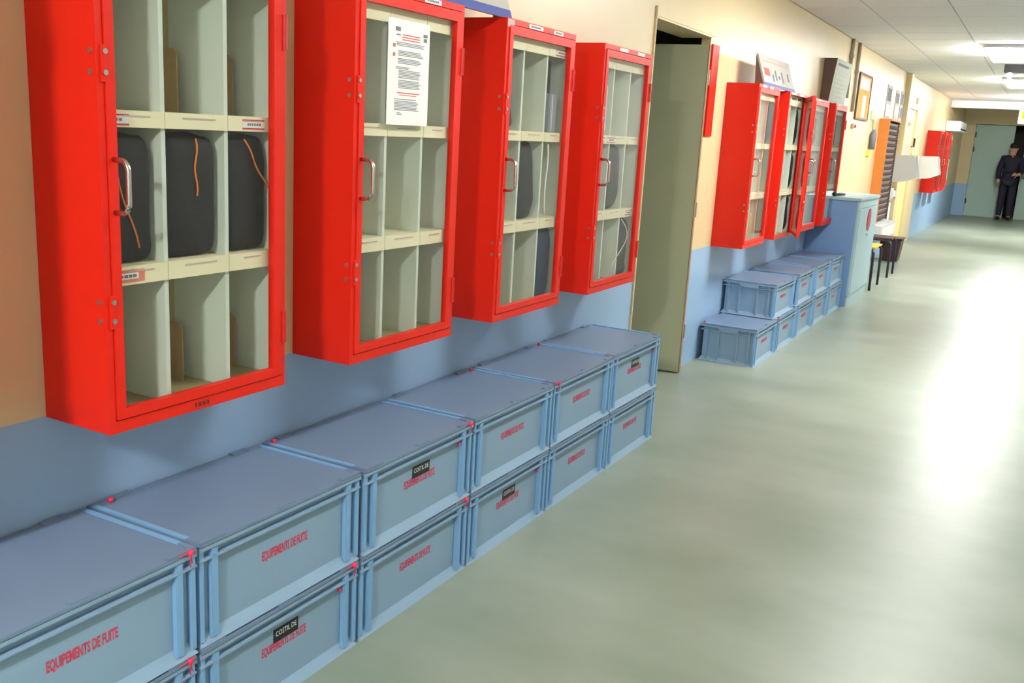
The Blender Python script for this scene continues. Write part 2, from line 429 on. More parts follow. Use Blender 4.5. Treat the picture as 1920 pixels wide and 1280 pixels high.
EL = ['distant red wall cabinet beside the white sheet tray, first of three', 'distant red wall cabinet in the middle of three',
      'distant red wall cabinet closest to the far double door']
cabs = []
for rowl, ys, g in ((NL, near_y, 'red cabinets before the open door'), (FL, far_y, 'red cabinets before the cupboard'), (EL, end_y, 'red cabinets near the far door')):
    for lab, y in zip(rowl, ys):
        o = proto if not cabs else copy_tree(proto)
        o.location = (0, y, ZB); o['label'] = lab; o['group'] = g
        cabs.append(o)
dproto = make_door(cabs[0])
for c in cabs[1:]:
    d = copy_tree(dproto, c)
    if c is cabs[6]: d.rotation_euler = (0, 0, R(19))
bpy.context.view_layer.update()
C0, C1, C2, C3, C4, F1, F2, F3, F4 = cabs[:9]

# tan boards standing in the cells of the first cabinet
for (ya, z, h) in ((.340, .0305, .148), (.522, .0305, .148), (.340, .7025, .15), (.522, .7025, .15)):
    pts = [(.007, 0, 0), (.072, 0, 0), (.072, 0, h - .012), (.06, 0, h), (.007, 0, h)]
    MB().poly(pts, (0, .004, 0)).build('partition_board', M_TAN, C1, (0, ya, z))
def print_marks(parent, x, y0, y1, zc, h, seed):
    b = MB(); rnd = random.Random(seed); y = y0
    while y < y1 - .004:
        wd = min(rnd.uniform(.004, .010), y1 - y); b.box(x, x + .0004, y, y + wd, zc - h, zc + h); y += wd + .0025
    b.build('print', M_INK, parent)['kind'] = 'stuff'
def sticker(parent, y0, y1, z0, z1, m, x=CD + .0004, name='sticker', txt=None, tm=None):
    s = MB().box(x, x + .0008, y0, y1, z0, z1).build(name, m, parent)
    if txt:                            # print too small to read: a row of word-length dashes
        print_marks(s, x + .0009, y0 + .012, y1 - .012, (z0 + z1) / 2, (z1 - z0) * .22, int(y0 * 997))
    return s
XS = .1962
def shelf_label(c, y0, y1, z0, z1, framed=True):
    s = sticker(c, y0, y1, z0, z1, M_WHITE, XS, 'shelf_label')
    if framed:
        h = (z1 - z0) * .16
        b = MB().box(XS + .0009, XS + .0014, y0, y1, z0, z0 + h).box(XS + .0009, XS + .0014, y0, y1, z1 - h, z1)
        b.build('red_border', mat('label_red', (206, 50, 60), .6), s)
    print_marks(s, XS + .0009, y0 + (y1 - y0) * .22, y1 - .012, (z0 + z1) / 2, .003, int(y0 * 1000))
shelf_label(C1, .035, .095, .670, .694); shelf_label(C1, .43, .505, .671, .695); 
s = sticker(C1, .032, .125, .330, .358, mat('label_salmon', (224, 130, 104), .6), XS, 'shelf_label')
MB().box(XS + .0009, XS + .0013, .034, .108, .337, .351).build('label_window', M_WHITE, s)
print_marks(s, XS + .0014, .037, .105, .344, .0032, 5)
shelf_label(C3, .435, .525, .995, 1.02); shelf_label(C4, .045, .115, .672, .694); shelf_label(C4, .15, .24, .672, .694); shelf_label(C4, .43, .51, .332, .356)
zt0, zt1 = H - .0185, H - .004
sticker(C2, .33, .42, zt0, zt1, M_WHITE, txt=True)
sticker(C3, .002, .05, zt0 - .012, zt1, M_CARD); sticker(C3, .16, .27, zt0, zt1, M_WHITE, txt=True); sticker(C3, .36, .44, zt0, zt1, M_WHITE, txt=True)
sticker(C4, .16, .26, zt0, zt1, M_WHITE); sticker(C4, .37, .46, zt0, zt1, M_WHITE)
sticker(F1, .09, .19, zt0, zt1, M_WHITE); sticker(F1, .27, .36, zt0, zt1, M_WHITE)
sticker(F2, .05, .2, zt0, zt1, M_WHITE); sticker(F2, .3, .45, zt0, zt1, M_WHITE); sticker(F3, .1, .2, zt0, zt1, M_WHITE)
sticker(F4, .1, .2, zt0, zt1, M_WHITE)
b = MB()
for y, wd in ((.243, .006), (.253, .010), (.267, .009), (.280, .008)): b.box(CD + .0002, CD + .0006, y, y + wd, .008, .019)
b.build('faded_marking', mat('dark_ink', (120, 24, 24), .6), C1)['kind'] = 'stuff'

# notice sheet taped on the second cabinet's glass
n = tag(MB().box(0, .0012, 0, .213, 0, .302).build('notice_sheet', M_WHITE, None, (CD - .004, 2.325, 1.477)), 'white printed notice sheet taped to a red cabinet glass door', 'notice')
def lines(specs, m, nm):
    b = MB()
    for y0, y1, z, h in specs: b.box(.0013, .0017, y0, y1, z, z + h)
    b.build(nm, m, n)['kind'] = 'stuff'
rnd = random.Random(3)
sp = [(.035, .06, .268, .012), (.04, .06, .256, .004), (.178, .2, .262, .009), (.18, .198, .248, .011)]
lines(sp, mat('logo_ink', (120, 124, 130), .7), 'printed_logo')
lines([(.07, .16, .258 - .007 * k, .003) for k in range(3)] + [(.05, .165, .092, .003), (.06, .15, .086, .002)], M_INKR, 'red_print')
sp = []
for z0, nl, a, c in ((.236, 3, .04, .19), (.212, 4, .05, .18), (.190, 4, .05, .175), (.166, 2, .04, .12), (.157, 6, .055, .175), (.128, 6, .055, .175), (.074, 1, .035, .15), (.068, 7, .037, .17), (.034, 2, .05, .085)):
    for k in range(nl): sp.append((a, c - rnd.uniform(0, .02), z0 - .0042 * k, .0019))
lines(sp, M_INK, 'printed_text')
lines([(.024, .036, .222, .01), (.024, .036, .196, .01)], mat('icon_ink', (196, 120, 70), .7), 'printed_icon')

# things kept in the cabinets
def cell(c, col, row):      # world origin of a cell's floor, back-left
    z = (.0305, .3665, .7025)[row]
    y = (.012, .1995, .3895)[col]
    return Vector((.012, c.location.y + y, ZB + z))
def bag(c, col, row, size, m, label, seed, piping=False, dx=0, dy=0, taper=0.0, cat='bag'):
    o = cell(c, col, row)
    wd = .170 if col < 2 else .150
    loc = (o.x + size[0] / 2 + .002 + dx, o.y + wd / 2 + dy, o.z)
    if piping:
        t = thing('stored_bag', label, cat, loc, group='dark bags in a red cabinet')
        blob('bag_body', m, size, seed, t, power=.28, rough=.05)
        ys = [-.3, .05, -.1][col % 3] * wd
        p = [(size[0] / 2 + .004, ys + [.085, -.0, .1][col % 3] * k / 10 + .004 * math.sin(k), size[2] * (.97 - .094 * k * (1 if col == 0 else .55))) for k in range(10)]
        MB().tube(p, .0022, 6).build('piping', M_ORANGE, t, smooth=True)
    else:
        tag(blob('stored_bag', m, size, seed, None, loc, power=.33, rough=.07, taper=taper), label, cat)
for k, l in enumerate(['dark navy bag with a long orange strip, in the cell by the cabinet handle', 'dark navy bag with an orange strip, in the middle cell', 'dark navy bag with orange strip, in the cell by the hinges']):
    bag(C1, k, 1, (.165, [.164, .166, .146][k], .288), M_BAG, l, 5 + k, True)
bag(C3, 0, 2, (.165, .14, .2), M_BAGG, 'dark pouch in the top cell of the red cabinet beside the charcoal bag', 21, taper=.3)
bag(C3, 1, 1, (.172, .165, .29), M_BAGG, 'charcoal cloth bag in the middle cell of a red cabinet', 22, taper=.15)
bag(C3, 2, 0, (.172, .145, .29), M_BAGB, 'dark blue bag in the lowest cell of a red cabinet', 23)
o = cell(C3, 2, 2)
b = thing('document_box', 'grey document box standing in front of a dark case in a top cell', 'box', (o.x + .12, o.y + .05, o.z))
MB().box(0, .05, 0, .06, 0, .15).build('box_body', mat('grey_box', (150, 158, 165), .4), b, bevel=.003)
MB().box(.0501, .051, .018, .022, .005, .145).build('box_edge', M_WHITE, b)
tag(MB().box(0, .115, 0, .145, 0, .285).build('dark_case', M_BAGG, None, (o.x + .003, o.y + .003, o.z), bevel=.008), 'dark upright case at the back of a top cell in a red cabinet', 'case')
def cable(pts, label, m=M_WHITE, r=.0035):
    tag(MB().tube(pts, r, 6).build('hanging_cable', m, smooth=True), label, 'cable')
o = cell(C3, 2, 1); cable([(o.x + .172, o.y + .05 + .006 * math.sin(k * .8), o.z + .29 - .0317 * k) for k in range(10)], 'white cable hanging in the middle row of a red cabinet')
bag(C4, 0, 1, (.17, .15, .29), M_GREY, 'pale grey cloth hanging in the middle row beside the handle', 31, cat='cloth')
bag(C4, 1, 1, (.17, .15, .29), M_BAGG, 'dark cloth in the middle row of the cabinet beside the olive door', 32, cat='cloth')
bag(C4, 0, 2, (.172, .15, .24), mat('white_reflection', (214, 216, 212), .8, var=.1, scale=20), 'white glass-reflection shape in the top row of the cabinet beside the olive door', 33, cat='cloth')  # solid white shape put in for a reflection on the door glass
bag(C4, 0, 0, (.172, .15, .22), M_GREY, 'grey plastic bag in the lowest row beside the catch', 34)
bag(C4, 2, 0, (.17, .145, .29), M_BAGG, 'black bag with a white cable over it in the lowest row', 35)
o = cell(C4, 2, 0); cable([(o.x + .176, o.y + .02 + .09 * math.sin(k * .32), o.z + .285 - .017 * k + .0) for k in range(14)], 'thin white cable in front of the black bag', r=.0025)
for i, (c, col, row, sz, m, l) in enumerate([
    (F1, 0, 1, (.15, .14, .26), M_BAGG, 'dark tangled bag in the middle row of the cabinet under the pictogram board'),
    (F1, 2, 2, (.15, .13, .26), M_BAGB, 'dark blue bag in the top row of the cabinet under the pictogram board'),
    (F1, 1, 0, (.14, .13, .2), M_TAN, 'tan bundle in the lowest row of the cabinet under the pictogram board'),
    (F2, 0, 1, (.15, .12, .2), M_BAGG, 'black glove-like bundle in the ajar cabinet'),
    (F2, 2, 2, (.15, .13, .27), M_BAG, 'dark jacket in the top row of the ajar cabinet'),
    (F2, 2, 1, (.15, .13, .28), M_BAG, 'dark jacket in the middle row of the ajar cabinet'),
    (F2, 2, 0, (.15, .13, .28), M_BAG, 'dark jacket in the lowest row of the ajar cabinet'),
    (F3, 1, 2, (.15, .14, .24), M_BAGG, 'dark bag in the top row of the cabinet next to the ajar one'),
    (F3, 1, 1, (.15, .14, .27), M_BAGG, 'dark bag in the middle row of the cabinet next to the ajar one'),
    (F4, 1, 2, (.15, .14, .25), M_BAGG, 'dark bag in the top row of the cabinet over the cupboard end'),
    (F4, 1, 1, (.15, .14, .27), M_BAGB, 'dark blue bag in the middle row of the cabinet over the cupboard end')]):
    bag(c, col, row, (.17, sz[1], sz[2]), m, l, 50 + i)
for i, c in enumerate(cabs[9:12]):
    for r, nm in ((2, 'top'), (1, 'middle')):
        bag(c, 1, r, (.17, .15, .27), M_BAGG, 'dark bag in the %s row of the %s distant red cabinet' % (nm, ('first', 'second', 'third')[i]), 80 + i * 2 + r)

# ------------------------------------------------------------------ leaning boards on top of the cabinets
def lean_board(name, label, y0, y1, xb, xt, h, m, z=ZT, depth=.0):
    t = thing(name, label, 'sign', (0, y0, z + .0005)); L = y1 - y0
    th = .012
    MB().hexa([(xb - th, 0, 0), (xb, 0, 0), (xb, L, 0), (xb - th, L, 0), (xt - th, 0, h), (xt, 0, h), (xt, L, h), (xt - th, L, h)]).build('board', m, t)
    MB().poly([(xb - th - .001, .0, 0), (xt - th - .001, .0, h * .97), (xb - th - .06, .0, 0)], (0, .01, 0)).build('side_wedge', M_WEDGE, t)
    MB().poly([(xb - th - .001, L - .01, 0), (xt - th - .001, L - .01, h * .97), (xb - th - .06, L - .01, 0)], (0, .01, 0)).build('side_wedge', M_WEDGE, t)
    def on(ya, yb, za, zb, mm, nm):
        f = lambda zz: xb + (xt - xb) * zz / h
        MB().hexa([(f(za), ya, za), (f(za) + .0015, ya, za), (f(za) + .0015, yb, za), (f(za), yb, za), (f(zb), ya, zb), (f(zb) + .0015, ya, zb), (f(zb) + .0015, yb, zb), (f(zb), yb, zb)]).build(nm, mm, t)
    return t, on
t, on = lean_board('pictogram_board', 'leaning grey pictogram board with red square, on a red cabinet top', 6.56, 7.42, .205, .135, .205, M_BOARD)
on(0, .86, 0, .022, M_BLUET, 'blue_border'); on(.06, .2, .07, .12, M_INKR, 'red_pictogram')
for k in range(6):
    on(.26 + .09 * k, .3 + .09 * k, .04 + .012 * (k % 3), .09 + .03 * (k % 2), M_INK if k != 4 else M_CONDUIT, 'pictogram')
on(.1, .75, .165, .172, M_CONDUIT, 'heading_line'); on(.5, .7, .03, .05, M_CONDUIT, 'pictogram')
t, on = lean_board('information_board', 'leaning board with blue lower border bridging two red cabinet tops', 2.16, 3.075, .20, .13, .22, M_BOARD)
on(0, .915, 0, .03, M_BLUET, 'blue_border')
for k in range(8): on(.08 + .1 * k, .11 + .1 * k, .07, .13, M_INK, 'pictogram')
t = thing('wall_display', 'tall grey-green display panel on the wall just past the last red cabinet', 'panel', (.001, 9.30, 1.885))
MB().hexa([(0, 0, 0), (.075, 0, 0), (.075, .78, 0), (0, .78, 0), (0, 0, .39), (.115, 0, .39), (.115, .78, .39), (0, .78, .39)]).build('panel_box', M_WEDGE, t)  # dark brown box: the shade on its side is put into the colour
f = lambda z, d: .0755 + .04 * z / .39 + d
def pn(y0, y1, z0, z1, m, nm, d=0):
    MB().hexa([(f(z0, d), y0, z0), (f(z0, d) + .002, y0, z0), (f(z0, d) + .002, y1, z0), (f(z0, d), y1, z0), (f(z1, d), y0, z1), (f(z1, d) + .002, y0, z1), (f(z1, d) + .002, y1, z1), (f(z1, d), y1, z1)]).build(nm, m, t)
pn(0, .78, 0, .39, mat('grey_green_card', (168, 176, 158), .6, var=.1, scale=14), 'panel_face')
pn(.1, .6, .335, .355, M_INK, 'heading_line', .0021)
for k in range(7): pn(.08, .62 - .05 * (k % 3), .29 - .038 * k, .298 - .038 * k, M_CONDUIT, 'text_line', .0021)

# ------------------------------------------------------------------ crates
LW, LD, LH = .592, .390, .264
STEN = text_mesh('stencil_lettering', 'EQUIPEMENTS DE FUITE', .034, M_STEN, sx=.46, offset=.0012)
LABT = text_mesh('label_lettering', 'COSTIL DE', .0205, M_WHITE, sx=.8)
def make_crate():
    t = thing('storage_crate', 'crate', 'crate')
    y = LW / 2; D = LD
    MB().box(.02, D - .02, -y + .02, y - .02, .012, LH - .016).build('body', M_CRATE, t)
    b = MB()
    o, i2 = .003, .021
    b.hexa([(o, -y + o, 0), (D - o, -y + o, 0), (D - o, y - o, 0), (o, y - o, 0), (i2, -y + i2, .03), (D - i2, -y + i2, .03), (D - i2, y - i2, .03), (i2, y - i2, .03)])
    b.build('base_flange', M_CRATE, t)
    b = MB(); zl = LH - .050
    b.box(.003, D - .003, -y + .003, y - .003, zl, zl + .006)
    b.build('lower_lip', M_CRATE, t, bevel=.001)
    b = MB().box(.002, D - .002, -y + .002, y - .002, LH - .024, LH - .0125)
    b.build('rim', M_CRATE, t, bevel=.001)
    for sy in (-1, 1):
        MB().box(D - .021, D - .006, sy * (y - .012) - .006, sy * (y - .012) + .006, .012, LH - .024).build('corner_post', M_RIB, t)
        MB().box(D - .021, D - .004, sy * (y - .052) - .010, sy * (y - .052) + .010, .012, LH - .024).build('rib', M_RIB, t, bevel=.002)
        for x in (.05, .13, .26, .34):
            MB().box(x - .006, x + .006, *sorted((sy * (y - .021), sy * (y - .007))), .012, LH - .024).build('rib', M_CRATE, t, bevel=.001)
        b = MB().box(.13, .26, *sorted((sy * (y - .020), sy * (y - .001))), LH - .045, LH - .022); b.build('grip', M_CRATE, t, bevel=.002)
    lid = MB().box(0, D, -y + .004, y - .004, LH - .012, LH - .004).build('lid', M_LID, t, bevel=.0015)
    for sy in (-1, 1):
        MB().box(.02, D - .05, sy * (y - .011) - .006, sy * (y - .011) + .006, LH - .004, LH).build('lid_ridge', M_RIB, lid)
        b = MB().box(D - .016, D - .002, *sorted((sy * (y - .005), sy * (y - .085))), LH - .004, LH)
        b.box(D - .05, D - .016, *sorted((sy * (y - .005), sy * (y - .018))), LH - .004, LH)
        b.build('lid_corner', M_LID, lid, bevel=.001)
        MB().box(.001, .02, *sorted((sy * (y - .06), sy * (y - .12))), LH - .004, LH + .0).build('lid_hinge', M_LID, lid)
    MB().box(D - .016, D - .004, -.03, .03, LH - .004, LH).build('lid_catch', M_LID, lid)
    link('stencil_lettering', STEN, t, (D - .0199, .006, .142))
    return t
cproto = make_crate(); first = [True]
def crate(yc, z, label, group, x=0.004, lab=False, seal=(), dx=0, sz=1, rz=0):
    o = cproto if first[0] else copy_tree(cproto); first[0] = False
    o.location = (x + dx, yc, z); o['label'] = label; o['group'] = group; o.scale = (1, 1, sz); o.rotation_euler = (0, 0, R(rz))
    extra.append((o, lab, seal)); return o
extra = []
NG, FG = 'crates under the near cabinets', 'crates under the far cabinets'
from_door = ['nearest the open olive door', 'second from the open olive door', 'third from the open olive door', 'fourth from the open olive door', 'fifth from the open olive door', 'sixth from the open olive door']
ups = [.82 + .3, 1.72, 2.318, 2.924, 3.535, 4.125]
ups = [1.122, 1.722, 2.322, 2.924, 3.522, 4.122]
lows = [1.118, 1.716, 2.316, 2.914, 3.514, 4.112]
tilt = [.2, -.3, .2, -.2, .15, -.35]
for k in range(6):
    crate(ups[k], LH + .002, 'grey-blue crate topping the stack %s' % from_door[5 - k] + (', black label' if k in (2, 5) else ''), NG,
          lab=k in (2, 5), seal={0: ('r',), 2: ('r', 'd', 'b'), 3: ('b0',), 4: ('l', 'br'), 1: ('bl',), 5: ('d',)}.get(k, ()), dx=[.004, .0, .003, .002, .0, -.002][k], rz=tilt[k])
    crate(lows[k], 0.0003, 'grey-blue crate beneath the stack %s' % from_door[5 - k] + (', black label' if k in (1, 3) else ''), NG,
          lab=k in (1, 3), seal={0: ('r',), 1: ('d', 'r'), 2: ('r',), 3: ('d',)}.get(k, ()), dx=.002)
fc = ['against the blue cupboard', 'second from the blue cupboard', 'third from the blue cupboard', 'fourth from the blue cupboard', 'fifth from the blue cupboard']
for k in range(5):
    yc = 6.25 + .31 + .62 * k
    crate(yc, .0005, 'grey-blue lidded crate on the floor, %s' % fc[4 - k] + (', nothing stacked on it' if k == 0 else ''), FG, x=.02, sz=.985, seal=('br0', 'r') if k == 0 else ())
for k in range(4):
    yc = 6.25 + .31 + .62 * (k + 1) - [.14, .06, .02, 0][k]
    crate(yc, .0005 + LH * .985 + .001, 'grey-blue lidded crate on top of the stack %s' % fc[3 - k], FG, x=.01, sz=.945, rz=[-1, .3, 0, 0][k])
for o, lab, seal in extra:
    y = LW / 2
    if lab:
        s = MB().box(LD - .0199, LD - .0188, -.035, .059, .153, .191).build('black_label', M_BLACK, o)
        link('label_lettering', LABT, s, (LD - .0188, .012, .175))
    pos = {'r': (LD + .001, y - .026, LH - .006), 'l': (LD + .001, -y + .03, LH - .006), 'b': (.03, -y + .02, LH + .004), 'bl': (.03, -y + .05, LH + .004), 'b0': (.03, y - .04, LH + .004), 'br': (.03, y - .04, LH + .004), 'br0': (.02, -y + .02, LH + .004), 'd': (LD - .012, y - .075, LH - .064)}
    for q in seal:
        p = pos[q]; b = MB().ball(p, .0075 if q != 'd' else .006, 8, 6)
        if q in ('r', 'l'):
            b.tube([(LD + .002, p[1] - .03, LH - .004), (p[0] + .001, p[1], LH - .004), (p[0] + .003, p[1] + .002, LH - .03)], .0015, 5)
            b.tube([(LD + .002, p[1] + .014, LH - .003), (p[0] + .001, p[1], LH - .004), (p[0] + .003, p[1] - .003, LH - .038)], .0015, 5)
        b.build('red_seal', M_SEAL, o, smooth=True)

# ------------------------------------------------------------------ blue cupboard
t = thing('low_cupboard', 'pale blue painted low cupboard with a red oval on its door', 'cupboard', (0.002, 9.40, 0))
cw, cdp, ch = 1.14, .462, 1.0
MB().box(0, cdp - .02, .0, .02, .0, ch).build('side_panel', M_BLUES, t)
MB().box(0, cdp - .02, cw - .02, cw, .0, ch).build('side_panel', M_BLUES, t)
MB().box(0, .01, .02, cw - .02, 0, ch).build('back_panel', M_BLUES, t)
MB().box(.01, cdp - .03, .02, cw - .02, .1, .12).build('floor_panel', M_BLUES, t)
MB().box(cdp - .05, cdp - .012, .02, cw - .02, 0, .1).build('plinth', M_BLUEC, t)
MB().box(0, cdp + .01, -.015, cw + .01, ch, ch + .028).build('top', M_BLUEC, t, bevel=.003)
fb = MB().box(cdp - .02, cdp - .002, 0, .05, .105, ch - .001).box(cdp - .02, cdp - .002, cw - .07, cw, .105, ch - .001).box(cdp - .02, cdp - .002, .05, cw - .07, ch - .07, ch - .001)
fb.build('face_frame', M_BLUEC, t)
d = MB().box(cdp - .019, cdp + .003, .055, cw - .075, .11, ch - .075).build('door', M_BLUEC, t, bevel=.002)
pts = [(cdp + .0032, .62 + .1 * math.cos(a * math.pi / 12), .80 + .11 * math.sin(a * math.pi / 12)) for a in range(24)]
MB().poly(pts, (.006, 0, 0)).build('red_oval', mat('dark_red_disc', (176, 30, 62), .4), d)
MB().tube([(cdp + .003, .58, .655), (cdp + .02, .58, .655)], .009).build('keyhole', M_ZINC, d)
o = thing('black_torch', 'slim black torch lying on the blue cupboard top', 'torch', (.22, 9.46, ch + .0285))
MB().tube([(0, .02, .016), (.02, .22, .014), (.03, .30, .013)], [.015, .013, .012], 10).build('handle', M_BLACK, o, smooth=True)
MB().tube([(-.004, -.03, .02), (0, .02, .018)], [.02, .017], 10).build('head', M_BLACK, o, smooth=True)

# ------------------------------------------------------------------ wall items beyond the cabinets
tg = lambda o, l, c, g=None: tag(o, l, c, g)
tg(MB().box(.001, .014, 0, .135, 0, .56).build('red_plate', M_RED, None, (0, 5.965, 1.505), bevel=.002), 'narrow red plate on the wall behind the open olive door', 'plate')
for y, zb, l in ((10.50, 1.98, 'thin grey wall conduit rising from the board top to the ceiling'), (10.90, 1.86, 'long grey wall conduit beside the cork board with a clip')):
    t = thing('wall_conduit', l, 'conduit', (0, y, zb), group='conduits by the cork board')
    MB().tube([(.02, 0, 0), (.02, 0, 2.565 - zb)], .018, 10).build('pipe', M_CONDUIT, t, smooth=True)
    MB().box(.001, .042, -.03, .03, .4, .43).build('clip', M_CONDUIT, t)
t = thing('cork_board', 'framed brown cork board with one white sheet', 'notice board', (0.001, 11.15, 1.795))
MB().box(0, .012, .02, .80, .02, .48).build('cork', M_CORK, t)
f = MB().box(0, .02, 0, .82, 0, .02).box(0, .02, 0, .82, .48, .5).box(0, .02, 0, .02, .02, .48).box(0, .02, .80, .82, .02, .48)
f.build('frame', M_DBROWN, t)
MB().box(.0121, .0135, .36, .56, .03, .27).build('white_sheet', M_WHITE, t); MB().box(.0121, .013, .1, .7, .33, .46).build('pale_sheet', M_BOARD, t)
t = thing('hanging_lamp', 'hand lamp with green tag hung on the wall beside the card rack', 'hand lamp', (0.001, 12.42, 1.40))
MB().box(0, .012, -.16, .12, .43, .53).build('green_tag', M_GREEN, t)
MB().tube([(.02, -.02, .43), (.03, -.03, .3)], .012).build('cord', M_CONDUIT, t)
MB().tube([(.04, -.04, .08), (.04, -.03, .24), (.04, -.02, .31)], [.035, .04, .02], 10).build('lamp_body', M_INK, t, smooth=True)
MB().box(0, .03, -.13, .05, 0, .06).build('lime_holder', M_LIME, t)
t = thing('wall_button', 'small red button box on the wall under the conduit', 'button', (0.001, 11.05, 1.69))
MB().box(0, .03, 0, .1, 0, .05).build('housing', M_BOARD, t, bevel=.003); MB().tube([(.03, .06, .025), (.045, .06, .025)], .018, 10).build('button', M_RED, t)
# card rack
t = thing('card_rack', 'orange wooden rack with many slanted brown slots of cards', 'rack', (0.001, 13.0, .56))
RL, RD, RH = 1.0, .125, 1.285
MB().box(0, RD, 0, .02, 0, RH).build('side_panel', M_WOODO, t); MB().box(0, RD - .01, RL - .02, RL, 0, RH).build('side_panel', M_DBROWN, t)
MB().box(0, .01, .02, RL - .02, 0, RH).build('back_panel', M_DBROWN, t)
MB().box(0, RD + .01, .0, RL, RH, RH + .02).build('top_board', M_WOODO, t)
NS = 17
sm = MB().hexa([(.011, .021, 0), (.095, .021, 0), (.095, RL - .021, 0), (.011, RL - .021, 0), (.011, .021, .006), (.12, .021, .036), (.12, RL - .021, .036), (.011, RL - .021, .006)]).mesh('slot', M_DBROWN)
cm = MB().hexa([(.07, .03, .02), (.08, .03, .02), (.08, RL - .06, .02), (.07, RL - .06, .02), (.092, .03, .066), (.11, .03, .066), (.11, RL - .06, .066), (.092, RL - .06, .066)]).mesh('card', M_CARD)
for k in range(NS):
    s = link('slot', sm, t, (0, 0, .01 + k * (RH - .03) / NS)); link('card', cm, s, (0, .02 * math.sin(k * 2.1), 0))
# posters over the rack
for y, dy, z, h, l in ((13.3, .42, 1.86, .44, 'small glossy poster above the card rack, nearest the hand lamp'), (14.1, .36, 1.9, .38, 'pale poster above the far end of the card rack'), (14.6, .3, 1.88, .42, 'small blue and white poster beside the pillar')):
    p = thing('wall_poster', l, 'poster', (.001, y, z), group='posters above the card rack')
    MB().box(0, .006, 0, dy, 0, h).build('sheet', M_BOARD, p); MB().box(.0061, .007, .04, dy - .05, h * .55, h - .04).build('printed_picture', M_INK, p)
    MB().box(.0061, .007, .04, dy - .05, .05, h * .45).build('printed_block', M_WHITE if dy > .3 else M_BLUET, p)
# pillar and cream door zone
struct(MB().box(.001, .07, 14.95, 15.2, 0, 2.565).build('trim_5', M_CREAM))
d4 = bpy.data.objects.new('door_4', None); COL.objects.link(d4); struct(d4); d4.location = (.001, 15.25, 0)
MB().box(0, .03, 0, 1.0, .005, 2.1).build('door_leaf', M_YEL, d4)
fb = MB().box(0, .06, 1.0, 1.12, 0, 2.18).box(0, .06, 0, 1.0, 2.1, 2.18); fb.build('door_frame', M_CREAM, d4)
MB().box(.0301, .04, .12, .9, 1.42, 1.74).build('door_window', M_CONDUIT, d4)
MB().tube([(.03, .9, 1.55), (.08, .9, 1.55), (.08, .9, 1.68)], .016).build('door_handle', M_DARK, d4)
tg(MB().box(0, .004, 0, .35, 0, .05).build('orange_sign', mat('orange_sign', (240, 90, 40), .5), None, (.035, 15.4, 1.85)), 'small orange sign strip on the cream door', 'sign')
struct(MB().box(.001, .03, 16.4, 17.6, 0, 2.3).build('trim_6', M_CREAM))
for (y, x0, z, l) in ((14.5, .001, 1.04, 'pale grey wall telephone hood between the card rack and the pillar'), (17.66, .001, 1.03, 'white wall telephone hood just before the distant red cabinets')):
    p = thing('telephone_hood', l, 'hood', (x0, y, z), group='wall telephone hoods')
    for yy in (0, .36):
        MB().poly([(0, yy, 0), (.2, yy, .02), (.36, yy, .09), (.30, yy, .39), (0, yy, .38)], (0, .012, 0)).build('side_panel', M_LGREY, p)
    MB().box(0, .012, .012, .36, 0, .38).build('back_panel', M_LGREY, p); MB().box(.012, .28, .012, .36, .36, .372).build('top_panel', M_LGREY, p)
t = thing('soap_dispenser', 'white rounded dispenser on the wall beyond the card rack', 'dispenser', (.001, 14.3, .80))
MB().box(0, .12, 0, .22, 0, .16).build('housing', M_WHITE, t, bevel=.03); MB().box(.12, .13, .06, .16, .02, .05).build('push_bar', M_INK, t)
t = thing('wall_bell', 'small round grey bell above the white dispenser', 'bell', (.001, 14.35, 1.0))
MB().tube([(0, .08, .05), (.05, .08, .05)], [.06, .05], 14).build('dome', M_CONDUIT, t); MB().box(0, .02, .06, .1, -.04, .0).build('bracket', M_DARK, t)
tg(MB().box(0, .05, 0, .16, 0, .55).build('white_pipe_cover', M_WHITE, None, (.001, 14.55, .2), bevel=.01), 'white vertical pipe cover low on the wall by the pillar', 'pipe cover')
# chairs with orange seats, backs to the wall
def school_chair(yc, label, hs=.21, sm=None):
    sm = sm or mat('orange_ply', (240, 170, 60), .45)
    t = thing('school_chair', label, 'chair', (0.28, yc, 0), group='chairs beside the cupboard')
    for sy in (-1, 1):
        for fx in (-1, 1):
            x = .185 if fx > 0 else -.17
            MB().tube([(x, sy * hs, 0), (x - .005 * fx, sy * (hs - .005), .40), (x - .03 * fx, sy * (hs - .02), .435)], .014, 8).build('leg', M_DARK, t, smooth=True)
        MB().tube([(-.14, sy * (hs - .02), .435), (-.17, sy * (hs - .02), .6), (-.22, sy * (hs - .025), .82)], .012, 8).build('back_upright', M_DARK, t, smooth=True)
    MB().tube([(-.15, -hs + .02, .435), (.16, -hs + .02, .435)], .011, 8).build('seat_rail', M_DARK, t); MB().tube([(-.15, hs - .02, .435), (.16, hs - .02, .435)], .011, 8).build('seat_rail', M_DARK, t)
    MB().box(-.18, .19, -hs + .01, hs - .01, .447, .462).build('seat', sm, t, bevel=.006)
    MB().hexa([(-.185, -hs, .64), (-.173, -hs, .64), (-.173, hs, .64), (-.185, hs, .64), (-.222, -hs, .82), (-.21, -hs, .82), (-.21, hs, .82), (-.222, hs, .82)]).build('backrest', sm, t)
school_chair(11.0, 'orange-seated chair with dark legs right beside the blue cupboard', .28)
school_chair(12.24, 'dark-seated chair between the orange chair and the brown bin', .23, M_BIN)
t = thing('wall_box', 'light grey low wall box under the card rack', 'box', (.001, 12.62, .36))
MB().box(0, .25, 0, 1.3, 0, .19).build('housing', M_LGREY, t, bevel=.006); MB().box(.251, .256, .1, 1.2, .03, .16).build('front_flap', M_WHITE, t)
t = thing('waste_bin', 'dark brown waste bin standing past the orange chairs', 'bin', (.225, 14.0, 0))
hh = .30
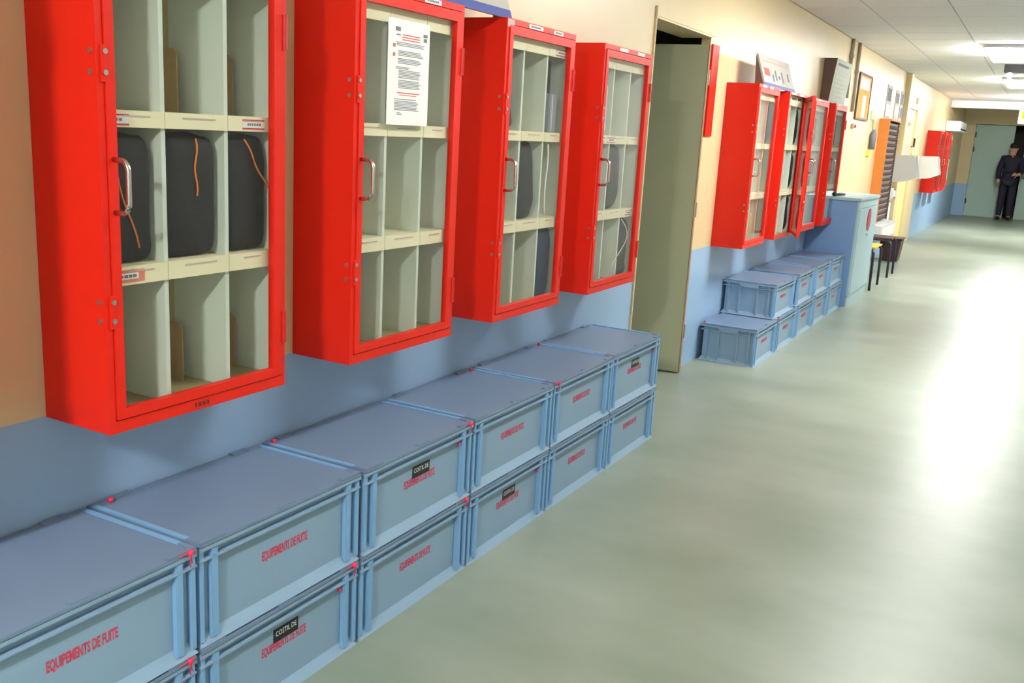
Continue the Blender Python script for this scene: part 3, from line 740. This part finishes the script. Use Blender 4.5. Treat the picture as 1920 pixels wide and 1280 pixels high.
MB().hexa([(-.11, -.15, 0), (.11, -.15, 0), (.11, .15, 0), (-.11, .15, 0), (-.14, -.18, hh), (.14, -.18, hh), (.14, .18, hh), (-.14, .18, hh)]).build('bin_body', M_BIN, t, bevel=.012)
MB().box(-.15, .15, -.19, .19, hh, hh + .02).build('rim', M_BIN, t, bevel=.004)
# distant wall items
t = thing('air_unit', 'long pale box on the wall above the distant red cabinets', 'unit', (.001, 21.6, 1.93))
MB().box(0, .28, 0, 1.6, 0, .2).build('housing', M_LGREY, t, bevel=.01); MB().box(.281, .285, .1, 1.5, .03, .06).build('outlet', M_DARK, t)
t = thing('wall_panel', 'pale green narrow panel on the wall before the far double door', 'panel', (.001, 22.0, .86))
MB().box(0, .1, 0, .5, 0, 1.0).build('panel_body', mat('pale_green', (196, 222, 200), .5), t, bevel=.01); MB().box(.101, .106, .1, .4, .5, .9).build('panel_slot', M_DARK, t)

# ------------------------------------------------------------------ person at the far doors
def skin(name, verts, edges, radii, m, parent, sub=2):
    me = bpy.data.meshes.new(name); me.from_pydata(verts, edges, [])
    o = bpy.data.objects.new(name, me); COL.objects.link(o)
    sk = o.modifiers.new('s', 'SKIN'); o.modifiers.new('u', 'SUBSURF').levels = sub; sk.use_smooth_shade = True
    for i, r in enumerate(radii):
        v = me.skin_vertices[0].data[i]; v.radius = r if isinstance(r, tuple) else (r, r); v.use_root = i == 0
    dg = bpy.context.evaluated_depsgraph_get(); dg.update()
    nm = bpy.data.meshes.new_from_object(o.evaluated_get(dg)); bpy.data.objects.remove(o)
    nm.materials.clear(); nm.materials.append(m)
    return link(name, nm, parent)
p = thing('person', 'person in dark navy clothes standing at the far double door, hand at waist', 'person', (1.19, 25.75, 0), R(4))
# facing -y (towards the camera)
V = [(0, 0, .98), (0, 0, 1.12), (0, 0, 1.30), (0, 0, 1.45), (0, -.005, 1.53), (0, -.02, 1.62), (0, -.02, 1.72),
     (-.18, 0, 1.44), (-.24, .02, 1.17), (-.235, -.05, .93), (-.23, -.07, .86),
     (.18, 0, 1.44), (.25, 0, 1.18), (.19, -.2, 1.08), (.12, -.26, 1.08),
     (-.09, 0, .92), (-.10, -.01, .50), (-.11, .02, .09), (-.12, -.12, .035),
     (.09, 0, .92), (.10, -.01, .50), (.11, .02, .09), (.12, -.12, .035)]
E_ = [(0, 1), (1, 2), (2, 3), (3, 4), (4, 5), (5, 6), (3, 7), (7, 8), (8, 9), (9, 10), (3, 11), (11, 12), (12, 13), (13, 14), (0, 15), (15, 16), (16, 17), (17, 18), (0, 19), (19, 20), (20, 21), (21, 22)]
RR = [(.15, .11), (.14, .1), (.165, .11), (.13, .09), .055, .085, .08, .07, .05, .038, .035, .07, .05, .038, .035, .09, .065, .045, .035, .09, .065, .045, .035]
body = skin('body', V, E_, RR, M_SKIN, p)
jk = [0, 1, 2, 3, 4, 7, 8, 9, 11, 12, 13]; ix = {k: i for i, k in enumerate(jk)}
skin('jacket', [V[k] for k in jk] + [(0, 0, .86)], [(ix[a], ix[b]) for a, b in E_ if a in ix and b in ix] + [(0, len(jk))], [tuple(v + .018 for v in (RR[k] if isinstance(RR[k], tuple) else (RR[k],) * 2)) for k in jk] + [(.16, .13)], M_CLOTH, p)
jk = [0, 15, 16, 17, 19, 20, 21]; ix = {k: i for i, k in enumerate(jk)}
skin('trousers', [V[k] if k not in (17, 21) else (V[k][0], V[k][1], .055) for k in jk], [(ix[a], ix[b]) for a, b in E_ if a in ix and b in ix], [tuple(v + .02 for v in (RR[k] if isinstance(RR[k], tuple) else (RR[k],) * 2)) for k in jk], M_CLOTH, p)
for s in (-1, 1):
    MB().ball((s * .12, -.06, .045), .06, 12, 8, (.9, 2.2, .74)).build('shoe', M_BLACK, p, smooth=True)
    MB().ball((s * .032, -.098, 1.685), .011).build('eye', M_BLACK, p)
    MB().ball((s * .086, -.015, 1.67), .022, 8, 6, (.5, .8, 1.3)).build('ear', M_SKIN, p, smooth=True)
MB().ball((0, -.11, 1.655), .016, 8, 6, (.8, 1.2, 1.5)).build('nose', M_SKIN, p, smooth=True)
MB().box(-.025, .025, -.101, -.09, 1.60, 1.608).build('mouth', M_INKR, p)
MB().ball((0, .008, 1.735), .1, 14, 10, (.95, 1.05, .82)).build('hair', M_HAIR, p, smooth=True)
for hx, hy, hz, dx, dy, dz in ((-.23, -.075, .85, 0, -.15, -1), (.115, -.265, 1.08, -1, -.2, -.1)):
    dv = Vector((dx, dy, dz)).normalized(); sd = Vector((0, 1, 0)).cross(dv).normalized() if abs(dv.z) < .5 else Vector((0, 1, 0))
    for k, L in enumerate((.065, .08, .085, .078, .06)):
        off = sd * ((k - 2) * .018); st = Vector((hx, hy, hz)) + off + dv * (.0 if k else -.02)
        d1 = (dv + sd * (-.6 if k == 0 else 0)).normalized()
        MB().tube([st, st + d1 * L * .5, st + d1 * L * .85 + Vector((0, -.012, -.006)), st + d1 * L + Vector((0, -.022, -.01))], [.0095, .009, .008, .006], 7).build('finger', M_SKIN, p, smooth=True)
